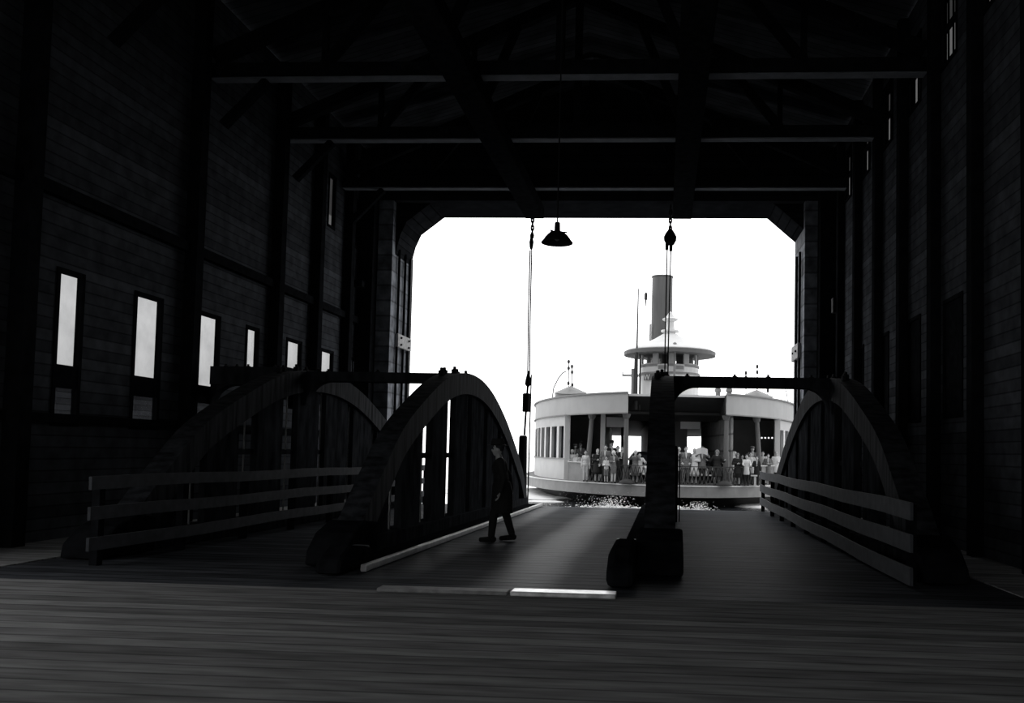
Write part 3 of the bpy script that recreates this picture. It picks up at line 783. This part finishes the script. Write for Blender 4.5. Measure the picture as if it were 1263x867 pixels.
# cowl vents
for px in (885.5, 899.5):
    q = FL(P(px, 478, 52))
    MB().lathe([(.14, 3.9), (.14, P(px, 484, 52).z), (.2, P(px, 483, 52).z), (.2, P(px, 480, 52).z), (.13, P(px, 479, 52).z), (.22, P(px, 477, 52).z), (.24, P(px, 474, 52).z), (.1, P(px, 472.5, 52).z)], (q.x, q.y, 0), 14).build('cowl_vent', M['grey'], ferry)
# davits and light masts on the upper deck
def davit(pts, Y, r=.035):
    c = [FL(P(a, b, Y)) for a, b in pts]
    MB().tube(c, r, 6).build('davit', M['grey'], ferry)
davit([(681, 492), (683, 478), (689, 466), (694, 460), (698, 458)], 58, .045)
davit([(972, 498), (970, 484), (968, 478)], 60, .03)
for pts, Y in (([(701, 487), (701.5, 446)], 56), ([(706, 487), (705.5, 452)], 56), ([(934, 487), (934, 452)], 57), ([(920, 486), (920, 460)], 57), ([(947, 488), (947, 470)], 57)):
    a, b = [FL(P(x_, y_, Y)) for x_, y_ in pts]
    m_ = MB().tube([a, b], .035, 6).build('light_mast', M['grey'], ferry)
    for u in (.35, .8, 1.0):
        c = a.lerp(b, u); MB().ball(c, .09, (1, 1, 1.5), 8, 6).build('mast_lamp', M['dark'], m_)

# lifeboats on the upper deck
def lifeboat(px, Y, label):
    c = P(px, 488, Y)
    t = thing('lifeboat', label, 'lifeboat', (c.x, Y, 4.15), -.1, group='lifeboats on the upper deck', local=True)
    L_ = 1.0
    rows = []
    n = 12
    for k in range(n+1):
        u = -1 + 2*k/n
        w = .75*max(0, 1-abs(u)**2.3)**.6 + .02; sh = .25*u*u
        rows.append([(u*.98*1.0, -w, .95+sh*.4), (u*.95, -w*.85, .5+sh*.3), (u*.9, 0, .15), (u*.95, w*.85, .5+sh*.3), (u*.98, w, .95+sh*.4)])
    MB().sheet(rows).build('boat_hull', M['grey'], t, smooth=True, solid=.04)
    rows = []
    for k in range(n+1):
        u = -1 + 2*k/n
        w = .78*max(0, 1-abs(u)**2.3)**.6 + .03; sh = .1*u*u
        pk = 1.52 - .42*abs(u)
        rows.append([(u, -w, .95+sh), (u, -w*.5, (.95+pk)/2+.05), (u, 0, pk), (u, w*.5, (.95+pk)/2+.05), (u, w, .95+sh)])
    MB().sheet(rows).build('canvas_cover', M['grey'], t, solid=.02)
    for x in (-.5, .5): MB().box(x-.06, x+.06, -.5, .5, -.24, .35).build('chock', M['dark'], t)
lifeboat(703.5, 55, 'canvas-covered lifeboat on the left side of the ferry upper deck')
lifeboat(933, 56, 'canvas-covered lifeboat on the right side of the ferry upper deck')

# ------------------------------------------------------------------ foam
def foam(name, pts, label, seed):
    random.seed(seed); mb = MB()
    for (x, y, z, r, n, sx_, sz_) in pts:
        for k in range(n):
            a = random.gauss(0, 1)*sx_; b = random.random()**1.7*sz_
            mb.ball((x+a, y+random.gauss(0, .3), z+b), r*random.uniform(.3, 1)*(1-.6*b/max(sz_, .01)), (1.4, 1, .8), 6, 4)
    return mb.build(name, M['foam'], label=label, cat='foam', kind='stuff')
c1 = P(757, 624, 44.2); c2 = P(862, 624, 44.2)
foam('bow_spray', [(c1.x-.1, 44.2, WAT, .04, 420, .45, .6), (c1.x-.6, 44.2, WAT, .022, 300, 1.3, .9), (c1.x+.2, 44.2, WAT, .09, 160, 1.2, .1)], 'white bow spray splashing below the ferry, left of the middle arch', 3)
foam('bow_spray', [(c2.x, 44.2, WAT, .035, 340, .35, .42), (c2.x-.9, 44.2, WAT, .04, 240, .6, .14), (P(836, 625, 44.2).x, 44.2, WAT, .1, 30, .15, .2)], 'white bow spray splashing below the ferry, right of the middle arch', 5)
def wake(name, cx, cy, a, b, label, seed, rz):
    random.seed(seed); mb = MB()
    for k in range(200):
        u, v = random.gauss(0, .45), random.gauss(0, .4)
        x, y = u*a, v*b
        X_ = cx + x*math.cos(rz) - y*math.sin(rz); Y_ = cy + x*math.sin(rz) + y*math.cos(rz)
        mb.ball((X_, Y_, WAT+.01), random.uniform(.2, .6), (2.2, 1.6, .12), 8, 4)
    return mb.build(name, M['foam'], label=label, cat='foam', kind='stuff')
p = P(668, 607, 62)
wake('bow_wave', -9.6, 56, 3.2, 8, 'pale foam spreading beside the left side of the ferry hull', 9, .25)
p = P(955, 620, 48)
wake('bow_wave', 7.0, 49.5, 1.6, 2.0, 'strip of foam beside the right side of the ferry hull', 11, .5)
# ------------------------------------------------------------------ people
def capsule(mb, a, b, ra, rb, n=10):
    a, b = Vector(a), Vector(b)
    mb.ball(a, ra, u=n, v=6); mb.ball(b, rb, u=n, v=6); mb.tube([a, b], [ra, rb], n)
def remeshed(mb, name, m, parent, vox):
    o = mb.build(name, m, parent, smooth=True)
    r = o.modifiers.new('one_skin', 'REMESH'); r.mode = 'VOXEL'; r.voxel_size = vox; r.use_smooth_shade = True
    s = o.modifiers.new('soften', 'SMOOTH'); s.factor = .5; s.iterations = 2
    return o
def hand_mesh():
    mb = MB()
    mb.ball((0, 0, -.045), .04, (1, .42, 1.15), 10, 8)
    for k, l in enumerate((.062, .07, .066, .05)):
        x = -.028 + .0187*k
        mb.tube([(x, 0, -.075), (x*1.1, -.008, -.09-l*.35), (x*1.12, -.024, -.09-l*.75), (x*1.1, -.04, -.09-l)], [.0095, .009, .0085, .006], 7)
    mb.tube([(-.025, 0, -.02), (-.052, -.015, -.05), (-.055, -.03, -.08)], [.012, .0105, .008], 7)
    bm = mb.bm; bmesh.ops.recalc_face_normals(bm, faces=bm.faces)
    me = bpy.data.meshes.new('hand'); bm.to_mesh(me); bm.free()
    for p_ in me.polygons: p_.use_smooth = True
    me.materials.append(M['skin']); return me
HAND = hand_mesh()
POSE = {   # elbow and wrist offsets for the right arm (x outwards), from a shoulder at (.18, 0, 1.42); scale 1 = 1.75 m tall
    'down': ((.25, .03, 1.13), (.26, -.06, .88)),
    'front': ((.26, .02, 1.16), (.06, -.24, 1.18)),
    'face': ((.30, -.16, 1.28), (.10, -.26, 1.55)),
    'side': ((.36, -.05, 1.18), (.42, -.22, 1.22)),
    'hip': ((.36, .08, 1.2), (.2, -.06, 1.02)),
    'reach': ((.26, -.12, 1.2), (.2, -.36, 1.14)),
    'swing': ((.24, .16, 1.16), (.24, .18, .9)),
    'fore': ((.24, -.12, 1.16), (.22, -.3, .98)),
}
def person(x, y, h, label, rz=0, top='cloth_dark', low='cloth_dark', arms=('down', 'down'), coat=.62, skirt=False, hat=None, hair='hair',
           stride=0, lean=0, shorts=False, vox=.022, z=None, group=None, hold=None, child=False):
    s = h/1.75
    z = (.012 if z is None else z)
    t = thing('person', label, 'person', (x, y, z), rz, group=group, local=True)
    t.scale = ((s*.86, s*.9, s) if child else (s, s, s))
    hs = 1.22 if child else 1.0           # children have larger heads
    L = lambda v: Vector((v[0], v[1] - lean*max(0, v[2]-.9), v[2]))
    legs = []
    for k, sd in enumerate((-1, 1)):
        f = stride*(1 if k else -1)
        hip = (sd*.09, 0, .9); knee = (sd*.095, -.16*f - (.05 if f > 0 else .02), .5 + (.0 if f >= 0 else .0)); ank = (sd*.1, -.30*f + (.0 if f > 0 else .02*abs(f)), .09 + (.03*abs(f) if f < 0 else 0))
        toe = (ank[0]*1.15, ank[1]-.15, .035 if f >= 0 else .03)
        legs.append((hip, knee, ank, toe))
    sh = [L((sd*.175, 0, 1.42)) for sd in (-1, 1)]
    el, wr = [], []
    for sd, a in zip((-1, 1), arms):
        e, w_ = POSE[a]; el.append(L((sd*e[0], e[1], e[2]))); wr.append(L((sd*w_[0], w_[1], w_[2])))
    hd = L((0, -.015, 1.62)) + Vector((0, 0, 0))
    mb = MB()
    # trunk
    mb.ball(L((0, 0, .95)), .15, (1.08, .8, 1)); mb.ball(L((0, 0, 1.12)), .14, (1, .78, 1.1)); mb.ball(L((0, .0, 1.3)), .165, (1.08, .72, 1))
    capsule(mb, L((0, 0, 1.38)), L((0, -.005, 1.52)), .085, .055)
    for sd in (-1, 1): capsule(mb, L((0, 0, 1.4)), L((sd*.17, 0, 1.41)), .09, .06)
    for k in (0, 1):
        capsule(mb, sh[k], el[k], .055, .042); capsule(mb, el[k], wr[k], .042, .028)
        hip, knee, ank, toe = legs[k]
        capsule(mb, hip, knee, .09, .058); capsule(mb, knee, ank, .056, .038)
        capsule(mb, (ank[0], ank[1]+.03, .045+ank[2]-.09), toe, .042, .03)
    # head: skull, jaw, nose, ears, brow
    mb.ball(hd + Vector((0, .012, .035)), .092*hs, (.86, 1.02, 1.08), 14, 10)
    mb.ball(hd + Vector((0, -.03, -.035)), .062*hs, (.9, .95, 1.1), 12, 8)
    mb.ball(hd + Vector((0, -.098*hs, 0)), .018*hs, (.8, 1, 1.5), 8, 6)
    for sd in (-1, 1): mb.ball(hd + Vector((sd*.082*hs, .01, 0)), .022*hs, (.5, .8, 1.3), 8, 6)
    remeshed(mb, 'body', M['skin'], t, vox)
    for sd in (-1, 1):
        MB().ball(hd + Vector((sd*.031*hs, -.082*hs, .02)), .012*hs, u=8, v=6).build('eye', M['hair'], t)
    MB().ball(hd + Vector((0, -.086*hs, -.045)), .02*hs, (1.2, .5, .35), 8, 6).build('mouth', M['cloth_mid'], t)
    # hands
    for k in (0, 1):
        ho = bpy.data.objects.new('hand', HAND); COL.objects.link(ho); ho.parent = t
        d = (wr[k]-el[k]).normalized()
        ho.rotation_mode = 'QUATERNION'; ho.rotation_quaternion = Vector((0, 0, -1)).rotation_difference(d)
        ho.location = wr[k] - d*.005
        ho.scale = ((-1 if k else 1)*1.05, 1.05, 1.05)
    # hair / hat
    if hair:
        mb = MB(); mb.ball(hd + Vector((0, .03, .055)), .098*hs, (.9, 1, 1.0), 14, 10)
        if hair == 'hairlong' or skirt: mb.ball(hd + Vector((0, .06, -.03)), .085*hs, (.95, .7, 1.2), 12, 8)
        mb.build('hair', M['hairlight' if hair == 'hairlight' else 'hair'], t, smooth=True)
    if hat == 'fedora':
        mb = MB().lathe([(.17, .085), (.175, .09), (.112, .1), (.105, .16), (.09, .21), (.04, .2)], hd, 20, sx=.9, sy=1.1)
        mb.build('hat', M['cloth_dark'], t)
    elif hat == 'cap':
        mb = MB().ball(hd + Vector((0, 0, .1)), .115, (1, 1.1, .5), 14, 8); mb.ball(hd + Vector((0, -.1, .085)), .07, (1, 1, .2), 10, 6); mb.build('cap', M['cloth_mid'], t, smooth=True)
    elif hat == 'white':
        mb = MB().ball(hd + Vector((0, .02, .06)), .115*hs, (.95, 1, 1), 14, 10); mb.build('bonnet', M['cloth_white'], t, smooth=True)
    elif hat == 'scarf':
        mb = MB().ball(hd + Vector((0, .03, .02)), .115*hs, (.95, 1, 1.15), 14, 10); mb.ball(hd + Vector((0, .03, -.1)), .09, (1.1, .9, .8), 12, 8); mb.build('headscarf', M['cloth_mid'], t, smooth=True)
    # clothes
    mb = MB()
    mb.ball(L((0, 0, 1.3)), .19, (1.08, .76, 1)); mb.ball(L((0, 0, 1.12)), .165, (1.05, .85, 1.1)); mb.ball(L((0, 0, .98)), .17, (1.1, .88, .9))
    for sd in (-1, 1): capsule(mb, L((0, 0, 1.39)), L((sd*.17, 0, 1.41)), .1, .078)
    for k in (0, 1): capsule(mb, sh[k], el[k], .074, .062); capsule(mb, el[k], wr[k].lerp(el[k], .08), .06, .048)
    if coat < .85:
        mb.tube([L((0, 0, 1.05)), L((0, 0, .9)), (0, -.0, coat)], [.16, .185, .2 + (.05 if skirt else 0)], 16)
    remeshed(mb, 'coat' if coat < .85 else 'jacket', M[top], t, vox)
    mb = MB()
    if skirt:
        mb.tube([(0, 0, .95), (0, 0, .7), (0, -.01, .42)], [.16, .2, .235], 18)
        mb.build('skirt', M[low], t, smooth=True)
    else:
        for k in (0, 1):
            hip, knee, ank, toe = legs[k]
            capsule(mb, hip, knee, .108, .08)
            if not shorts: capsule(mb, knee, (ank[0], ank[1], ank[2]+.03), .078, .064)
        remeshed(mb, 'trousers', M[low], t, vox)
    mb = MB()
    for k in (0, 1):
        hip, knee, ank, toe = legs[k]
        capsule(mb, (ank[0], ank[1]+.04, max(.05, ank[2]-.04)), (toe[0], toe[1]-.03, .045), .052, .042)
    mb.build('shoes', M['cloth_dark'], t, smooth=True)
    if top != 'cloth_white' and not skirt and z > -1 and vox > .015:
        MB().prism([(-.035, 1.33), (0, 1.18), (.035, 1.33), (.04, 1.46), (-.04, 1.46)], -.155, -.135, 'y').build('shirt_front', M['cloth_white'], t)
    return t

# the man crossing the roadway in silhouette
fw = P(618, 667, 16.1)
person(fw.x, 16.1, 1.78, 'dark silhouette of a man walking across the roadway before the left arch', rz=-PI/2+.25, top='cloth_dark', low='cloth_dark',
       arms=('swing', 'down'), coat=.5, hat='fedora', stride=.6, lean=.12, vox=.012, z=dz(16.1)+.005)

def at_ferry(px, head_py, Y, feet_py=596, **k):
    g_ = P(px, 597, Y)
    h = P(px, head_py-3.2, Y).z - .012
    person(g_.x, Y, max(.95, h), **k)
C = 'ferry passengers lining the bow gate'
ppl = [
 # left of the middle arch, behind the bulwark
 dict(px=708.5, hp=551, Y=50.9, top='cloth_mid', arms=('front', 'front'), hat='cap', label='passenger in a flat cap behind the left bulwark of the ferry'),
 dict(px=704.8, hp=558, Y=50.3, top='cloth_white', arms=('front', 'down'), hat='white', skirt=True, label='passenger in white clothes and bonnet behind the left bulwark'),
 dict(px=715, hp=549, Y=51.2, top='cloth_mid', arms=('down', 'front'), hat='fedora', label='tall passenger in a brimmed hat beside the left porch column'),
 dict(px=711.5, hp=562, Y=50.0, top='cloth_light', arms=('front', 'front'), label='short passenger in pale top between the hatted men and the column'),
 dict(px=700.6, hp=564, Y=50.9, top='cloth_light', arms=('down', 'down'), child=True, label='small child at the outer left end of the bulwark'),
 # gate, left side
 dict(px=721.8, hp=559, Y=47.3, top='cloth_white', low='cloth_light', arms=('down', 'down'), coat=.9, child=True, label='boy in white shirt and pale trousers beside the left porch column'),
 dict(px=736.5, hp=557, Y=46.9, top='cloth_dark', arms=('front', 'front'), skirt=True, coat=.5, hair='hairlight', label='fair-haired woman in a long dark coat near the left gate'),
 dict(px=746.4, hp=552, Y=46.7, top='cloth_mid', low='cloth_dark', arms=('down', 'down'), coat=.75, label='bareheaded man in a grey suit with a small boy before him'),
 dict(px=747.4, hp=566, Y=46.0, top='cloth_light', low='cloth_mid', arms=('front', 'front'), coat=.9, child=True, shorts=True, label='small boy in shorts in front of the grey-suited man'),
 dict(px=753.5, hp=548, Y=49.8, top='cloth_dark', arms=('down', 'hip'), hat='fedora', label='black-coated man in a hat against the bright gangway'),
 dict(px=756.2, hp=560, Y=46.0, top='cloth_mid', low='cloth_light', arms=('front', 'face'), coat=.55, hat='white', child=True, label='child in a knee-length grey coat and white bonnet at the gate'),
 dict(px=761.2, hp=553.5, Y=48.6, top='cloth_dark', arms=('down', 'front'), label='dark-haired man in a dark suit, left of a pair by the inner column'),
 dict(px=767.0, hp=554, Y=47.2, top='cloth_dark', arms=('front', 'front'), label='dark-haired man in a dark suit, right of a pair by the inner column'),
 dict(px=783.2, hp=559, Y=46.0, top='cloth_mid', low='cloth_mid', arms=('face', 'face'), coat=.55, skirt=True, hat='white', label='woman in a grey coat raising both hands before the left car'),
 dict(px=788.5, hp=562, Y=46.6, top='cloth_white', low='cloth_dark', arms=('down', 'side'), label='figure in white partly hidden by the middle arch'),
 # right of the middle arch
 dict(px=837, hp=554.5, Y=46.3, top='cloth_light', low='cloth_mid', arms=('front', 'down'), hair=None, label='bald man in a pale jacket just right of the middle arch'),
 dict(px=845.5, hp=554, Y=46.0, top='cloth_mid', low='cloth_mid', arms=('hip', 'hip'), coat=.75, label='broad man in a buttoned dark jacket, hands at his hips'),
 dict(px=856, hp=556.5, Y=46.05, top='cloth_white', low='cloth_light', arms=('down', 'front'), coat=.5, skirt=True, hair='hairlight', label='woman in a white coat against the bright right gangway'),
 dict(px=865.5, hp=554, Y=46.15, top='cloth_mid', low='cloth_dark', arms=('face', 'face'), coat=.75, hold='paper', label='man holding an open newspaper up before his face'),
 dict(px=884, hp=558, Y=46.0, top='cloth_dark', low='cloth_dark', arms=('side', 'side'), coat=.45, skirt=True, hat='scarf', label='woman in a headscarf and long dark coat with elbows out'),
 dict(px=901.3, hp=552.5, Y=48.6, top='cloth_light', low='cloth_mid', arms=('down', 'front'), coat=.5, label='passenger in a light coat half behind the right inner column'),
 dict(px=909.2, hp=562, Y=46.6, top='cloth_dark', arms=('front', 'front'), skirt=True, hat='scarf', label='shorter woman in dark clothes right of the inner column'),
 dict(px=920.5, hp=564, Y=46.5, top='cloth_white', arms=('reach', 'reach'), child=True, label='child in white reaching over the gate on the right'),
 dict(px=927.5, hp=554, Y=49.4, top='cloth_mid', arms=('down', 'down'), hat='cap', label='man in a cap standing behind the white-clad child'),
 dict(px=925.6, hp=561, Y=47.5, top='cloth_light', arms=('front', 'front'), label='pale-clothed passenger between the capped man and the gate'),
 dict(px=933, hp=566, Y=47.0, top='cloth_dark', arms=('front', 'down'), child=True, label='dark-clothed child above the end of the right railing'),
 dict(px=940.5, hp=560, Y=49.9, top='cloth_light', arms=('face', 'front'), label='passenger in pale clothes left of the outer right column'),
 dict(px=947, hp=563, Y=49.4, top='cloth_mid', arms=('front', 'front'), label='passenger in grey in front of the outer right column'),
 dict(px=957, hp=560, Y=50.4, top='cloth_white', arms=('down', 'front'), hair='hairlight', label='fair-haired passenger in white right of the outer column'),
 dict(px=915, hp=564, Y=49.2, top='cloth_dark', arms=('down', 'down'), label='dark passenger behind the crowd, left of the white-clad child'),
 dict(px=893, hp=563, Y=49.2, top='cloth_dark', arms=('front', 'front'), hair='hairlight', label='dark-coated passenger just left of the right inner column'),
 dict(px=731, hp=563, Y=48.6, top='cloth_dark', arms=('down', 'down'), label='dark passenger in the shade between the boy in white and the fair woman'),
]
for d in ppl:
    px, hp, Y = d.pop('px'), d.pop('hp'), d.pop('Y')
    hold = d.pop('hold', None)
    at_ferry(px, hp, Y, rz=random.uniform(-.3, .3), **d)
    if hold:
        c = P(px, 557, Y-.42)
        t = thing('newspaper', 'open newspaper held up in both hands by a man at the gate', 'newspaper', c)
        for s in (-1, 1):
            MB().sheet([[(c.x + s*u*.3, c.y - .12*u, c.z - .1 + v*.32 - .1*u*u) for u in (0, .25, .5, .75, 1)] for v in (0, 1)]).build('page', M['paper'], t, solid=.004)
a, b = P(926, 586, 46.7), P(934, 586, 46.7)
t = thing('white_stand', 'small white T-shaped stand on the ferry deck by the end of the right railing', 'stand', ((a.x+b.x)/2, 46.7, .012))
MB().box(a.x, b.x, 46.6, 46.8, .5, .57).build('stand_top', M['cloth_white'], t, bevel=.01)
MB().box(b.x-.16, b.x-.06, 46.65, 46.75, .012, .5).build('stand_leg', M['cloth_white'], t)

# ------------------------------------------------------------------ cars on the ferry
def car(x, y, rz, label):
    t = thing('car', label, 'car', (x, y, .012), rz, local=True)
    # body shell as lofted sections along y (front = -y)
    secs = [(-1.95, .36, .55, .85), (-1.8, .42, .5, 1.0), (-1.0, .5, .48, 1.08), (-.75, .68, .45, 1.12), (-.45, .72, .42, 1.45), (-.1, .73, .42, 1.62), (.6, .73, .42, 1.66), (1.2, .7, .42, 1.55), (1.7, .62, .45, 1.15), (2.0, .4, .5, .8)]
    rows = []
    for yy, w, z0, z1 in secs:
        n = 14; r = []
        for k in range(n+1):
            a_ = PI*k/n
            r.append((w*math.copysign(abs(math.cos(a_))**.55, math.cos(a_)), yy, z0 + (z1-z0)*(math.sin(a_)**.55)))
        rows.append(r)
    mb = MB().sheet(rows)
    mb.face([mb.bm.verts[i] for i in ()]) if False else None
    mb.build('car_body', M['carpaint'], t, smooth=True, solid=.03)
    MB().sheet([[(-.5, -.74, 1.16), (.5, -.74, 1.16)], [(-.48, -.5, 1.45), (.48, -.5, 1.45)]]).build('windscreen', M['glass_dark'], t, solid=.01)
    MB().lathe([(.02, 0), (.3, .02), (.33, .1), (.3, .35), (.15, .5)], (0, -1.9, .42), 16, sx=1, sy=.35).build('grille', M['chrome'], t)
    for s in (-1, 1):
        f = MB()
        n = 10; rows = []
        for k in range(n+1):
            a_ = PI*k/n
            rows.append([(s*.52, -1.35 - .5*math.cos(a_), .32+.48*math.sin(a_)), (s*.7, -1.35 - .55*math.cos(a_), .34+.52*math.sin(a_)), (s*.86, -1.35-.5*math.cos(a_), .3+.44*math.sin(a_))])
        f.sheet(rows); f.build('fender', M['carpaint'], t, smooth=True, solid=.03)
        h = MB().ball((s*.56, -1.78, .78), .13, (1, 1.2, 1), 14, 10).build('headlight', M['carpaint'], t, smooth=True)
        MB().tube([(s*.56, -1.93, .78), (s*.56, -1.945, .78)], .115, 16).build('lens', M['cloth_white'], h)
        for yy in (-1.35, 1.3):
            wv = MB().tube([(s*.62, yy, .33), (s*.8, yy, .33)], .33, 20).build('wheel', M['tyre'], t)
            MB().tube([(s*.8, yy, .33), (s*.815, yy, .33)], .17, 16).build('hub_cap', M['chrome'], wv)
    MB().tube([(-.78, -2.08, .42), (0, -2.14, .42), (.78, -2.08, .42)], .05, 8).build('bumper', M['chrome'], t)
    MB().box(-.2, .2, -2.17, -2.15, .48, .64).build('number_plate', M['cloth_white'], t)
c = P(791, 590, 50.5); car(c.x, 51.3, .08, 'rounded dark sedan in the left gangway of the ferry, its roof above the passengers')
c = P(871, 590, 50.5); car(c.x-.25, 51.6, .03, 'dark sedan behind the passengers in the right gangway, white plate showing')
